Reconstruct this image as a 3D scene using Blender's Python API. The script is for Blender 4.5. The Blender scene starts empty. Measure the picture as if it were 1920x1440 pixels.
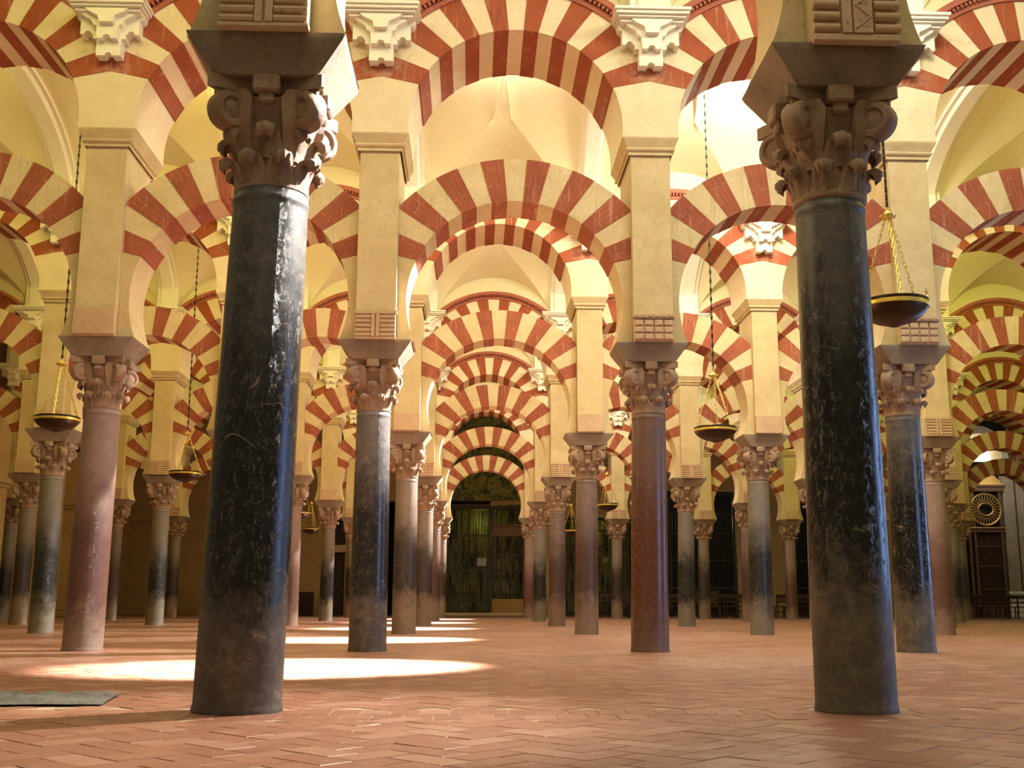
import bpy, bmesh, math, random
from mathutils import Vector, Matrix
random.seed(7)
PI = math.pi
C = bpy.context.scene.collection
S = bpy.context.scene

# ------------------------------------------------------------------ camera
TH, PS, RO, EYE = .1936, .0341, -.0031, .5642
Fv = Vector((math.sin(PS)*math.cos(TH), math.cos(PS)*math.cos(TH), math.sin(TH)))
Rv = Vector((math.cos(PS), -math.sin(PS), 0)); Uv = Rv.cross(Fv)
R2 = Rv*math.cos(RO) - Uv*math.sin(RO); U2 = Rv*math.sin(RO) + Uv*math.cos(RO)
cd = bpy.data.cameras.new('camera'); cd.sensor_width = 36; cd.lens = 2092.3/1920*36
cd.clip_start = .05; cd.clip_end = 300
cam = bpy.data.objects.new('camera', cd); C.objects.link(cam)
cam.matrix_world = Matrix(((R2.x, U2.x, -Fv.x, 0), (R2.y, U2.y, -Fv.y, 0), (R2.z, U2.z, -Fv.z, EYE), (0, 0, 0, 1)))
S.camera = cam

# ------------------------------------------------------------------ world, exposure
W = bpy.data.worlds.new('world'); S.world = W; W.use_nodes = True
bg = W.node_tree.nodes['Background']; bg.inputs[0].default_value = (1.0, .86, .55, 1); bg.inputs[1].default_value = .16
S.view_settings.view_transform = 'Standard'; S.view_settings.look = 'None'
S.view_settings.exposure = -0.14; S.view_settings.gamma = 1; S.view_settings.use_curve_mapping = False

# ------------------------------------------------------------------ grid of the hall
ROW = {1: 6.145, 2: 13.56, 3: 20.98, 4: 28.40, 5: 35.40, 6: 42.40}
def XI(i): return -1.2346 + 3.3*i
POFF = {(1,0): .05, (1,1): .06, (2,-1): -.03, (2,0): .03, (2,1): .11, (2,2): .08, (3,0): -.02, (3,1): .11,
        (3,2): .17, (4,1): .12, (4,2): .14}
def PX(j, i): return XI(i) + POFF.get((j, i), .10 if i >= 1 else 0.0)
SPAN = {1: (-1, 2), 2: (-2, 4), 3: (-3, 4), 4: (-4, 5), 5: (-4, 6), 6: (-4, 7)}

# ------------------------------------------------------------------ lights
def area(loc, aim, sx, sy, power, col, name='area_light', spread=PI):
    l = bpy.data.lights.new(name, 'AREA'); l.shape = 'RECTANGLE'; l.size = sx; l.size_y = sy
    l.energy = power; l.color = col; l.spread = spread
    o = bpy.data.objects.new(name, l); C.objects.link(o); o.location = loc
    o.rotation_euler = (Vector(aim)-Vector(loc)).to_track_quat('-Z', 'Y').to_euler(); return o
def spot(loc, aim, ang, blend, power, col, size=.1, name='spot_light'):
    l = bpy.data.lights.new(name, 'SPOT'); l.spot_size = ang; l.spot_blend = blend; l.energy = power
    l.color = col; l.shadow_soft_size = size
    o = bpy.data.objects.new(name, l); C.objects.link(o); o.location = loc
    o.rotation_euler = (Vector(aim)-Vector(loc)).to_track_quat('-Z', 'Y').to_euler(); return o
def point(loc, power, col, size=.4, name='point_light'):
    l = bpy.data.lights.new(name, 'POINT'); l.energy = power; l.color = col; l.shadow_soft_size = size
    o = bpy.data.objects.new(name, l); C.objects.link(o); o.location = loc; return o
WARM = (1, .87, .58); GOLD = (1, .87, .20); OLIVE = (.94, .92, .20); DAY = (1, .94, .80); COOL = (.30, .50, 1.0)
NAVE = {0: 2.4, 1: 9.85, 2: 17.27, 3: 24.7, 4: 31.9, 5: 38.9}
# added fill lights under each nave's crown, standing in for unbuilt skylights
for k, pw in ((1, 300), (2, 330), (3, 300), (4, 260), (5, 240)):
    y = NAVE[k] - .6
    area((4.2, y, 9.2), (4.0, y+.9, 0), 5.5, .9, pw*1.15, DAY)
    area((-1.6, y, 9.2), (-1.6, y+.9, 0), 4.5, .9, pw*.55, WARM)
    area((-8.0, y, 9.2), (-8.0, y+.9, 0), 5.0, .9, pw*.26, GOLD)
    area((12.5, y, 9.2), (12.5, y+.9, 0), 6.0, .9, pw*.42, OLIVE)
    point((4.9, y+.6, 8.9), pw*(2.2 if k == 2 else .7), DAY, .35)  # point fills added to brighten the vault plaster
    point((.4, y+.6, 8.9), pw*.25, DAY, .35)
    point((-4.5, y+.6, 8.8), pw*.34, GOLD, .35); point((-9.5, y+.6, 8.8), pw*.26, GOLD, .35)
    point((11.7, y+.6, 8.8), pw*.34, OLIVE, .35); point((16.6, y+.6, 8.8), pw*.26, OLIVE, .35)
# soft light from the bays behind the camera
area((1, 2.2, 9), (.5, 3.2, 0), 9, 2, 300, WARM)
area((2, -4, 6.5), (0, 12, 3.5), 9, 2, 45, WARM)
# tall cold doorway far to the right that streaks the polished shafts
area((9.8, 8.2, 2.2), (0, 7.5, 1.6), 2.0, 3.6, 230, COOL, 'doorway_light')
area((9.0, 14.8, 1.8), (0, 15.2, 1.4), 1.2, 3.2, 80, COOL, 'doorway_light')
# added spots standing in for sunlight from the right in every nave
for k in (1, 2, 3, 4, 5):
    y = NAVE[k]
    spot((3.3, y+2.2, 8.2), (-1.6, y+.4, 0), .355, .55, 100000, (1, .94, .84), .12, 'sun_spot')
    spot((2.38, ROW[k+1]+1.35, 5.6), (XI(0)+.2, ROW[k+1], 3.4), .62, .5, 9000, (1, .96, .90), .06, 'sun_spot')  # rim spot added out of sight behind the right pier
spot((2.38, 7.55, 5.6), (XI(0)+.2, 6.15, 3.5), .62, .5, 9000, (1, .96, .90), .06, 'sun_spot')  # the same added rim spot for the nearest row
spot((4.6, 10.6, 9.0), (-1.9, 5.0, 0), .46, .8, 11000, (1, .90, .74), .2, 'sun_spot')

# ------------------------------------------------------------------ helpers
def tag(o, label=None, cat=None, group=None, kind=None):
    if label: o['label'] = label
    if cat: o['category'] = cat
    if group: o['group'] = group
    if kind: o['kind'] = kind
    return o
def empty(name, loc, label=None, cat=None, group=None, rz=0):
    o = bpy.data.objects.new(name, None); C.objects.link(o); o.location = loc; o.rotation_euler = (0, 0, rz)
    o.empty_display_size = .2
    return tag(o, label, cat, group)
def link(name, me, parent=None, loc=(0, 0, 0), rot=(0, 0, 0), scale=(1, 1, 1)):
    o = bpy.data.objects.new(name, me); C.objects.link(o); o.parent = parent
    o.location = loc; o.rotation_euler = rot; o.scale = scale; return o
def box(bm, x0, x1, y0, y1, z0, z1, bev=0):
    r = bmesh.ops.create_cube(bm, size=1)
    for v in r['verts']:
        v.co = Vector((x0+(v.co.x+.5)*(x1-x0), y0+(v.co.y+.5)*(y1-y0), z0+(v.co.z+.5)*(z1-z0)))
    if bev:
        es = list({e for v in r['verts'] for e in v.link_edges})
        bmesh.ops.bevel(bm, geom=es, offset=bev, segments=1, affect='EDGES')
def prism(bm, pts, y0, y1):
    """polygon in the x-z plane pushed from y0 to y1"""
    a = [bm.verts.new((p[0], y0, p[1])) for p in pts]; b = [bm.verts.new((p[0], y1, p[1])) for p in pts]
    n = len(pts); bm.faces.new(a); bm.faces.new(b[::-1])
    for i in range(n):
        bm.faces.new((a[(i+1) % n], a[i], b[i], b[(i+1) % n]))
def frustum(bm, hx0, hy0, z0, hx1, hy1, z1, cx=0, cy=0):
    a = [bm.verts.new((cx+sx*hx0, cy+sy*hy0, z0)) for sx, sy in ((-1,-1),(1,-1),(1,1),(-1,1))]
    b = [bm.verts.new((cx+sx*hx1, cy+sy*hy1, z1)) for sx, sy in ((-1,-1),(1,-1),(1,1),(-1,1))]
    bm.faces.new(a[::-1]); bm.faces.new(b)
    for i in range(4): bm.faces.new((a[i], a[(i+1) % 4], b[(i+1) % 4], b[i]))
def lathe(bm, prof, seg=32, cx=0, cy=0, cap=True):
    rings = []
    for r, z in prof:
        rings.append([bm.verts.new((cx+r*math.cos(2*PI*k/seg), cy+r*math.sin(2*PI*k/seg), z)) for k in range(seg)])
    for a, b in zip(rings, rings[1:]):
        for k in range(seg): bm.faces.new((a[k], a[(k+1) % seg], b[(k+1) % seg], b[k]))
    if cap:
        bm.faces.new(rings[0][::-1]); bm.faces.new(rings[-1])
def tube(bm, p, q, r, seg=6, r2=None):
    p, q = Vector(p), Vector(q); d = (q-p)
    if d.length < 1e-6: return
    m = d.to_track_quat('Z', 'Y').to_matrix(); r2 = r if r2 is None else r2
    A = [bm.verts.new(p+m@Vector((r*math.cos(2*PI*k/seg), r*math.sin(2*PI*k/seg), 0))) for k in range(seg)]
    B = [bm.verts.new(q+m@Vector((r2*math.cos(2*PI*k/seg), r2*math.sin(2*PI*k/seg), 0))) for k in range(seg)]
    for k in range(seg): bm.faces.new((A[k], A[(k+1) % seg], B[(k+1) % seg], B[k]))
    bm.faces.new(A[::-1]); bm.faces.new(B)
def done(bm, name, mat, smooth=0, normals=True):
    if normals: bmesh.ops.recalc_face_normals(bm, faces=bm.faces[:])
    me = bpy.data.meshes.new(name); bm.to_mesh(me); bm.free(); me.materials.append(mat)
    if smooth:
        for p in me.polygons: p.use_smooth = True
        if smooth < PI: me.set_sharp_from_angle(angle=smooth)
    return me
def new(): return bmesh.new()

# ------------------------------------------------------------------ materials
def mat(name, rough=.8, metal=0, spec=.4):
    m = bpy.data.materials.new(name); m.use_nodes = True; nt = m.node_tree
    b = nt.nodes['Principled BSDF']; b.inputs['Roughness'].default_value = rough
    b.inputs['Metallic'].default_value = metal; b.inputs['Specular IOR Level'].default_value = spec
    return m, nt, b
def N(nt, t, **kw):
    n = nt.nodes.new(t)
    for k, v in kw.items():
        if k in n.inputs.keys(): n.inputs[k].default_value = v
        else: setattr(n, k, v)
    return n
def ramp(nt, fac, stops, interp='LINEAR'):
    r = nt.nodes.new('ShaderNodeValToRGB'); r.color_ramp.interpolation = interp
    el = r.color_ramp.elements
    while len(el) < len(stops): el.new(.5)
    for e, (p, c) in zip(el, stops):
        e.position = p; e.color = (c[0], c[1], c[2], 1) if isinstance(c, (tuple, list)) else (c, c, c, 1)
    nt.links.new(fac, r.inputs[0]); return r.outputs[0]
def mixc(nt, fac, a, b, mode='MIX'):
    n = nt.nodes.new('ShaderNodeMix'); n.data_type = 'RGBA'; n.blend_type = mode
    for sock, v in ((n.inputs[0], fac), (n.inputs[6], a), (n.inputs[7], b)):
        if isinstance(v, (int, float)): sock.default_value = v
        elif isinstance(v, tuple): sock.default_value = (*v[:3], 1)
        else: nt.links.new(v, sock)
    return n.outputs[2]
def mth(nt, op, a, b=None, c=None, clamp=False):
    n = nt.nodes.new('ShaderNodeMath'); n.operation = op; n.use_clamp = clamp
    for i, v in enumerate((a, b, c)):
        if v is None: continue
        if isinstance(v, (int, float)): n.inputs[i].default_value = v
        else: nt.links.new(v, n.inputs[i])
    return n.outputs[0]
def noise(nt, vec, scale, detail=4, rough=.55, dist=0):
    n = nt.nodes.new('ShaderNodeTexNoise'); n.inputs['Scale'].default_value = scale
    n.inputs['Detail'].default_value = detail; n.inputs['Roughness'].default_value = rough
    n.inputs['Distortion'].default_value = dist; nt.links.new(vec, n.inputs['Vector']); return n.outputs[0]
def coord(nt, shift=False):
    """object coordinates, pushed about at random per object so that alike pieces differ in grain"""
    t = nt.nodes.new('ShaderNodeTexCoord')
    if not shift: return t.outputs['Object']
    oi = nt.nodes.new('ShaderNodeObjectInfo'); v = nt.nodes.new('ShaderNodeVectorMath'); v.operation = 'ADD'
    s = mth(nt, 'MULTIPLY', oi.outputs['Random'], 37.0)
    nt.links.new(t.outputs['Object'], v.inputs[0]); nt.links.new(s, v.inputs[1]); return v.outputs[0]
def bump(nt, b, h, dist, strength=.6):
    n = nt.nodes.new('ShaderNodeBump'); n.inputs['Distance'].default_value = dist
    n.inputs['Strength'].default_value = strength; nt.links.new(h, n.inputs['Height'])
    nt.links.new(n.outputs[0], b.inputs['Normal'])

def streaks(nt):
    # rain-like runs down the face, from object coordinates stretched along z
    t = nt.nodes.new('ShaderNodeTexCoord'); mp = nt.nodes.new('ShaderNodeMapping'); mp.inputs['Scale'].default_value = (16, 6, 1.1)
    v = nt.nodes.new('ShaderNodeVectorMath'); v.operation = 'ADD'; oi = nt.nodes.new('ShaderNodeObjectInfo')
    nt.links.new(t.outputs['Object'], mp.inputs[0]); nt.links.new(mp.outputs[0], v.inputs[0])
    nt.links.new(mth(nt, 'MULTIPLY', oi.outputs['Random'], 53.), v.inputs[1])
    return ramp(nt, noise(nt, v.outputs[0], 1.0, 6, .7), ((.56, 0.), (.68, 1.)))
def haunch_stain(nt, lo=1.22):
    # blotches of damp on the haunches, beside the white corbels
    t = nt.nodes.new('ShaderNodeTexCoord'); sx = nt.nodes.new('ShaderNodeSeparateXYZ'); nt.links.new(t.outputs['Object'], sx.inputs[0])
    d = mth(nt, 'SUBTRACT', mth(nt, 'ABSOLUTE', sx.outputs[0]), lo)
    n = ramp(nt, noise(nt, coord(nt, True), 5, 8, .8, .5), ((.46, 0.), (.60, 1.)))
    return mth(nt, 'MULTIPLY', mth(nt, 'MULTIPLY', d, 3.2, clamp=True), n)
def stone(name, c1, c2, spot=(.35, .25, .15), spots=.35, rough=.85, bd=.006, sc=1.0, run=0, damp=0):
    m, nt, b = mat(name, rough); v = coord(nt, True)
    big = noise(nt, v, 1.8*sc, 8, .7); fine = noise(nt, v, 30*sc, 8, .8)
    col = mixc(nt, ramp(nt, big, ((.36, 0.), (.64, 1.))), c1, c2)
    pit = ramp(nt, noise(nt, v, 17*sc, 8, .85), ((.58, 0.), (.68, 1.)))
    blot = ramp(nt, noise(nt, v, 3.3*sc, 9, .8, .4), ((.52, 0.), (.70, 1.)))
    col = mixc(nt, mth(nt, 'MULTIPLY', blot, spots*.75), col, spot)
    col = mixc(nt, mth(nt, 'MULTIPLY', pit, spots), col, spot)
    col = mixc(nt, mth(nt, 'MULTIPLY', ramp(nt, fine, ((.35, 1.), (.62, 0.))), .5*spots), col, spot)
    if run: col = mixc(nt, mth(nt, 'MULTIPLY', streaks(nt), run), col, tuple(c*.55 for c in c1))
    if damp: col = mixc(nt, mth(nt, 'MULTIPLY', haunch_stain(nt), damp), col, (.20, .11, .045))
    nt.links.new(col, b.inputs['Base Color'])
    bump(nt, b, mth(nt, 'SUBTRACT', fine, mth(nt, 'MULTIPLY', pit, .8)), bd*1.5); return m

M = {}
M['stone'] = stone('cream_limestone', (.54, .425, .21), (.66, .535, .30), (.33, .22, .12), .45)
M['stone_voussoir'] = stone('cream_voussoir_stone', (.60, .48, .25), (.72, .60, .35), (.36, .24, .13), .45, run=.45)
M['upper_stone'] = stone('pale_limestone', (.72, .61, .37), (.80, .69, .46), (.45, .32, .16), .25)
M['up_voussoir'] = stone('pale_voussoir_stone', (.72, .61, .37), (.80, .69, .46), (.45, .32, .16), .25, run=.15, damp=.6)
M['plinth_stone'] = stone('ochre_stone', (.42, .27, .13), (.50, .34, .17), (.26, .16, .07), .3)
M['modillion'] = stone('carved_pink_limestone', (.50, .34, .20), (.60, .42, .26), (.28, .16, .09), .4)
M['impost'] = stone('grey_brown_impost_stone', (.20, .152, .108), (.32, .25, .17), (.13, .09, .055), .6, .8, .008)
M['impost_dark'] = stone('dark_impost_stone', (.19, .145, .10), (.33, .235, .16), (.10, .07, .045), .6, .8, .008)
M['capital'] = stone('tan_capital_stone', (.25, .155, .095), (.39, .265, .175), (.16, .075, .035), .65, .55, .008, 2)
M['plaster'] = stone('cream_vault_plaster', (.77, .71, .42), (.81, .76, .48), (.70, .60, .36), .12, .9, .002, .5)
M['white_plaster'] = stone('white_plaster', (.80, .76, .60), (.84, .81, .66), (.6, .5, .32), .18, .8, .003)
M['grey_stone'] = stone('grey_beige_stone', (.38, .32, .24), (.5, .43, .33), (.22, .17, .12), .4)
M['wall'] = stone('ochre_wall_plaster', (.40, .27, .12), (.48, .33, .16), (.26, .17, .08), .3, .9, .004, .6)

def brick_red(name, c1, c2, cz, joint=(.82, .52, .32), jstr=.38):
    """painted brick courses radiating from the arch's striking point, worn mortar lines"""
    m, nt, b = mat(name, .8); t = nt.nodes.new('ShaderNodeTexCoord'); sx = nt.nodes.new('ShaderNodeSeparateXYZ')
    nt.links.new(t.outputs['Object'], sx.inputs[0]); X, Z = sx.outputs[0], mth(nt, 'SUBTRACT', sx.outputs[2], cz)
    ang = mth(nt, 'ARCTAN2', Z, X); k = mth(nt, 'MULTIPLY', ang, 180/PI/10.25*4)
    fr = mth(nt, 'ABSOLUTE', mth(nt, 'SUBTRACT', mth(nt, 'FRACT', k), .5))
    line = ramp(nt, fr, ((.455, 0.), (.485, 1.)))
    rad = mth(nt, 'POWER', mth(nt, 'ADD', mth(nt, 'MULTIPLY', X, X), mth(nt, 'MULTIPLY', Z, Z)), .5)
    row = mth(nt, 'FLOOR', k); off = mth(nt, 'MULTIPLY', mth(nt, 'MODULO', row, 2.), .5)
    fr2 = mth(nt, 'ABSOLUTE', mth(nt, 'SUBTRACT', mth(nt, 'FRACT', mth(nt, 'ADD', mth(nt, 'MULTIPLY', rad, 2.3), off)), .5))
    line2 = ramp(nt, fr2, ((.485, 0.), (.495, 1.)))
    v = coord(nt, True)
    wear = ramp(nt, noise(nt, v, 5, 5, .7), ((.42, .15), (.62, 1.)))
    ln = mth(nt, 'MULTIPLY', mth(nt, 'MULTIPLY', mth(nt, 'MAXIMUM', line, line2), wear), jstr)
    col = mixc(nt, ramp(nt, noise(nt, v, 3, 5, .6), ((.3, 0.), (.7, 1.))), c1, c2)
    scr = ramp(nt, noise(nt, v, 30, 6, .8), ((.62, 0.), (.72, 1.)))
    col = mixc(nt, mth(nt, 'MULTIPLY', scr, .25), col, (.8, .55, .38))
    col = mixc(nt, ln, col, joint)
    col = mixc(nt, mth(nt, 'MULTIPLY', streaks(nt), .35), col, (.62, .40, .28))
    if cz > 5: col = mixc(nt, mth(nt, 'MULTIPLY', haunch_stain(nt), .5), col, (.55, .36, .24))
    nt.links.new(col, b.inputs['Base Color'])
    bump(nt, b, mth(nt, 'MAXIMUM', line, line2), .003, .5); return m
M['red_low'] = brick_red('red_brick_lower_arch', (.24, .058, .024), (.34, .092, .038), 4.42)
M['red_up'] = brick_red('red_brick_upper_arch', (.26, .055, .017), (.34, .082, .028), 6.70, (.8, .45, .2), .16)
M['moulding'] = stone('red_painted_moulding', (.36, .10, .06), (.44, .15, .08), (.2, .06, .04), .4)

def marble(name, low, dark, top, fleck, zd=(.55, 1.75), rough=(.5, .12), flecks=.6, vein=0, veinc=(.6, .45, .3)):
    m, nt, b = mat(name, .4, 0, .5)
    t = nt.nodes.new('ShaderNodeTexCoord'); sx = nt.nodes.new('ShaderNodeSeparateXYZ')
    nt.links.new(t.outputs['Object'], sx.inputs[0]); v = coord(nt, True)
    n1 = noise(nt, v, 3.0, 8, .75, .2)
    z = mth(nt, 'ADD', sx.outputs[2], mth(nt, 'MULTIPLY', mth(nt, 'SUBTRACT', n1, .5), 1.3))
    f = mth(nt, 'DIVIDE', z, 2.84)
    a, c_ = zd[0]/2.84, zd[1]/2.84
    col = ramp(nt, f, ((max(a-.13, .01), low), (a, dark), (c_, dark), (min(c_+.28, .98), top)))
    pol = ramp(nt, f, ((max(a-.10, .01), 0.), (a+.02, 1.), (c_+.08, 1.), (min(c_+.3, .98), .25)))
    mott = noise(nt, v, 9, 10, .82, .3)
    col = mixc(nt, mth(nt, 'MULTIPLY', mth(nt, 'MULTIPLY', ramp(nt, mott, ((.47, 0.), (.60, 1.))), mth(nt, 'SUBTRACT', 1.12, pol, clamp=True)), .42), col, fleck)
    sp = nt.nodes.new('ShaderNodeMapping'); sp.inputs['Scale'].default_value = (1, 1, .45); nt.links.new(v, sp.inputs[0])
    fl = ramp(nt, noise(nt, sp.outputs[0], 34, 9, .9, .3), ((.55, 0.), (.62, 1.)))
    col = mixc(nt, mth(nt, 'MULTIPLY', fl, mth(nt, 'MULTIPLY', mth(nt, 'SUBTRACT', 1., mth(nt, 'MULTIPLY', pol, .45)), flecks)), col, fleck)
    if vein:
        w = ramp(nt, mth(nt, 'ABSOLUTE', mth(nt, 'SUBTRACT', noise(nt, v, 2.4, 3, .5, .8), .5)), ((.0, 1.), (.006, 0.)))
        brk = ramp(nt, noise(nt, v, 4.5, 3, .6), ((.5, 0.), (.65, 1.)))
        col = mixc(nt, mth(nt, 'MULTIPLY', mth(nt, 'MULTIPLY', w, brk), vein), col, veinc)
    nt.links.new(col, b.inputs['Base Color'])
    rg = mth(nt, 'ADD', mth(nt, 'MULTIPLY', pol, rough[1]-rough[0]), mth(nt, 'ADD', rough[0], mth(nt, 'MULTIPLY', fl, .25)))
    nt.links.new(rg, b.inputs['Roughness'])
    bump(nt, b, mth(nt, 'SUBTRACT', mott, fl), .003, .5); return m
M['black_marble'] = marble('black_veined_marble', (.075, .058, .045), (.0055, .005, .005), (.050, .048, .050), (.24, .19, .15), (.72, 1.6), (.5, .15), .75, .5)
M['black_marble_right'] = marble('black_scratched_marble', (.085, .070, .050), (.006, .0055, .005), (.075, .068, .066), (.26, .20, .12), (.85, 1.8), (.5, .14), .42, .7, (.42, .34, .2))
M['pink_marble'] = marble('pinkish_brown_marble', (.20, .13, .095), (.10, .045, .034), (.215, .14, .12), (.36, .25, .2), (.55, 1.3), (.5, .3), .5)
M['grey_marble'] = marble('dark_grey_marble', (.085, .063, .050), (.016, .014, .014), (.115, .105, .105), (.28, .24, .2), (.75, 1.6), (.45, .14), .45, .4)
M['red_marble'] = marble('red_brown_marble', (.125, .072, .044), (.10, .036, .018), (.125, .072, .056), (.20, .09, .045), (.5, 1.5), (.4, .2), .4)
M['speckled_marble'] = marble('speckled_purple_brown_marble', (.17, .11, .08), (.055, .028, .022), (.13, .085, .075), (.27, .18, .14), (.75, 1.5), (.5, .3), .7)
M['grey_brown_marble'] = marble('grey_brown_marble', (.19, .13, .085), (.035, .026, .022), (.18, .135, .11), (.28, .19, .13), (.8, 1.6), (.5, .25), .4)
M['blue_grey_marble'] = marble('blue_grey_marble', (.15, .125, .09), (.014, .013, .011), (.15, .13, .11), (.25, .21, .16), (.7, 1.4), (.5, .25), .45)

def plain(name, col, rough=.6, metal=0, spec=.4):
    m, nt, b = mat(name, rough, metal, spec); v = coord(nt)
    c2 = tuple(c*.7 for c in col)
    nt.links.new(mixc(nt, noise(nt, v, 9, 4, .6), c2, tuple(min(1, c*1.25) for c in col)), b.inputs['Base Color']); return m
M['iron'] = plain('black_iron', (.05, .045, .040), .45, .5)
M['bronze'] = plain('dark_bronze', (.05, .028, .015), .35, .7)
M['brass'] = plain('polished_brass', (.95, .68, .14), .28, .65)
M['dark_wood'] = plain('dark_brown_wood', (.035, .018, .010), .45)
M['brown_wood'] = plain('brown_carved_wood', (.16, .075, .035), .5)
M['gilt'] = plain('gilded_wood', (.55, .33, .10), .4, .6)
M['ochre_panel'] = plain('ochre_panel_wood', (.42, .27, .09), .6)
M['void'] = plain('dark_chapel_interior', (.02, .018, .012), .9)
M['sign'] = plain('pale_sign_board', (.5, .5, .36), .6)
M['glass_cup'] = plain('cloudy_glass', (.75, .6, .25), .15)

def fresco():
    m, nt, b = mat('green_painted_fresco', .8); v = coord(nt)
    f = noise(nt, v, 2.6, 6, .7, 1.5)
    nt.links.new(ramp(nt, f, ((.36, (.02, .025, .012)), (.5, (.14, .17, .05)), (.58, (.30, .28, .06)), (.7, (.07, .09, .04)))), b.inputs['Base Color'])
    return m
M['fresco'] = fresco()
def stained():
    m, nt, b = mat('olive_painted_panels', .6); v = coord(nt)
    sp = nt.nodes.new('ShaderNodeMapping'); sp.inputs['Scale'].default_value = (5.5, 1, .5); nt.links.new(v, sp.inputs[0])
    f = noise(nt, sp.outputs[0], 1.4, 4, .7)
    nt.links.new(ramp(nt, f, ((.42, (.012, .012, .010)), (.52, (.22, .22, .08)), (.60, (.05, .045, .02)), (.68, (.32, .28, .1)))), b.inputs['Base Color'])
    return m
M['panels'] = stained()

def brick_tint(nt, tint):
    return ramp(nt, tint, ((0., (.20, .080, .052)), (.35, (.25, .104, .068)), (.6, (.275, .128, .086)), (.8, (.31, .165, .118)), (1., (.225, .118, .090))))
def brickmat():
    m, nt, b = mat('terracotta_brick', .38, 0, .35)
    at = nt.nodes.new('ShaderNodeAttribute'); at.attribute_name = 'tint'
    t = nt.nodes.new('ShaderNodeTexCoord'); g = nt.nodes.new('ShaderNodeNewGeometry'); v = g.outputs['Position']
    n1 = noise(nt, v, 2.2, 5, .6); n2 = noise(nt, v, 22, 6, .7)
    col = brick_tint(nt, mth(nt, 'ADD', mth(nt, 'MULTIPLY', at.outputs['Fac'], .8), mth(nt, 'MULTIPLY', n1, .25)))
    col = mixc(nt, mth(nt, 'MULTIPLY', ramp(nt, n2, ((.5, 0.), (.7, 1.))), .25), col, (.44, .30, .20))
    nt.links.new(col, b.inputs['Base Color'])
    nt.links.new(ramp(nt, noise(nt, v, 7, 4, .6), ((.3, .38), (.7, .6))), b.inputs['Roughness'])
    bump(nt, b, n2, .002, .5); return m
M['brick'] = brickmat()
def floormat():
    m, nt, b = mat('worn_brick_floor', .4, 0, .5)
    g = nt.nodes.new('ShaderNodeNewGeometry'); v = g.outputs['Position']
    mp = nt.nodes.new('ShaderNodeMapping'); mp.inputs['Rotation'].default_value = (0, 0, PI/4); nt.links.new(v, mp.inputs[0])
    br = nt.nodes.new('ShaderNodeTexBrick'); br.inputs['Scale'].default_value = 1
    br.inputs['Brick Width'].default_value = .30; br.inputs['Row Height'].default_value = .15
    br.inputs['Mortar Size'].default_value = .004; br.inputs['Color1'].default_value = (0, 0, 0, 1)
    br.inputs['Color2'].default_value = (1, 1, 1, 1); br.inputs['Mortar'].default_value = (.5, .5, .5, 1)
    nt.links.new(mp.outputs[0], br.inputs['Vector'])
    n1 = noise(nt, v, .9, 5, .6)
    sp = nt.nodes.new('ShaderNodeSeparateColor'); nt.links.new(br.outputs['Color'], sp.inputs[0])
    col = brick_tint(nt, mth(nt, 'ADD', mth(nt, 'MULTIPLY', sp.outputs[0], .75), mth(nt, 'MULTIPLY', n1, .3)))
    col = mixc(nt, mth(nt, 'MULTIPLY', br.outputs['Fac'], .5), col, (.38, .28, .20))
    nt.links.new(col, b.inputs['Base Color'])
    nt.links.new(ramp(nt, noise(nt, v, 5, 4, .6), ((.3, .28), (.7, .5))), b.inputs['Roughness']); return m
M['floor'] = floormat()
M['mortar'] = stone('pale_mortar', (.33, .24, .17), (.42, .31, .22), (.28, .19, .12), .2, .8, .002)
M['slab'] = stone('grey_worn_slab_stone', (.08, .075, .068), (.24, .225, .20), (.05, .046, .04), .9, .5, .03, 2.2)

# ------------------------------------------------------------------ floor and paving
bm = new(); box(bm, -18, 30, 10.45, 62, -.3, 0)
floor = link('floor', done(bm, 'floor', M['floor'])); tag(floor, 'terracotta brick floor of the prayer hall', kind='structure')
bm = new(); box(bm, -18, 30, -6, 10.45, -.3, -.0035)
bed = link('mortar_bed', done(bm, 'mortar_bed', M['mortar']), floor)
SLAB = [(-3.45, 7.16), (-2.16, 7.19), (-2.03, 6.42), (-3.45, 6.42)]
def brick_bm(bm, pts, h, tint, lay, inset=.003):
    c = Vector((sum(p[0] for p in pts)/4, sum(p[1] for p in pts)/4, 0))
    def sh(p, d):
        v = Vector((p[0], p[1], 0)) - c; L = v.length; return c + v*(1-d/L)
    lo = [bm.verts.new((*sh(p, inset)[:2], -.02)) for p in pts]
    mi = [bm.verts.new((*sh(p, inset)[:2], h-.003)) for p in pts]
    hi = [bm.verts.new((*sh(p, inset+.004)[:2], h)) for p in pts]
    fs = [bm.faces.new(hi)]
    for a, b in ((lo, mi), (mi, hi)):
        for i in range(4): fs.append(bm.faces.new((a[i], a[(i+1) % 4], b[(i+1) % 4], b[i])))
    for f in fs:
        for l in f.loops: l[lay] = (tint, tint, tint, 1)
bricks = []
BL, BW = .30, .15
ca, sa = math.cos(PI/4), math.sin(PI/4)
BAND = (5.70, 6.22)
def clipok(cx, cy):
    if BAND[0] < cy < BAND[1]: return False
    if -3.45 < cx < -2.09+.0*(cy) and 6.40 < cy < 7.2: return False
    return True
def addbrick(cx, cy, ang, L=BL, Wd=BW):
    c, s = math.cos(ang), math.sin(ang)
    pts = [(cx+c*x-s*y, cy+s*x+c*y) for x, y in ((-L/2, -Wd/2), (L/2, -Wd/2), (L/2, Wd/2), (-L/2, Wd/2))]
    bricks.append(((cx, cy), pts))
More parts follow.
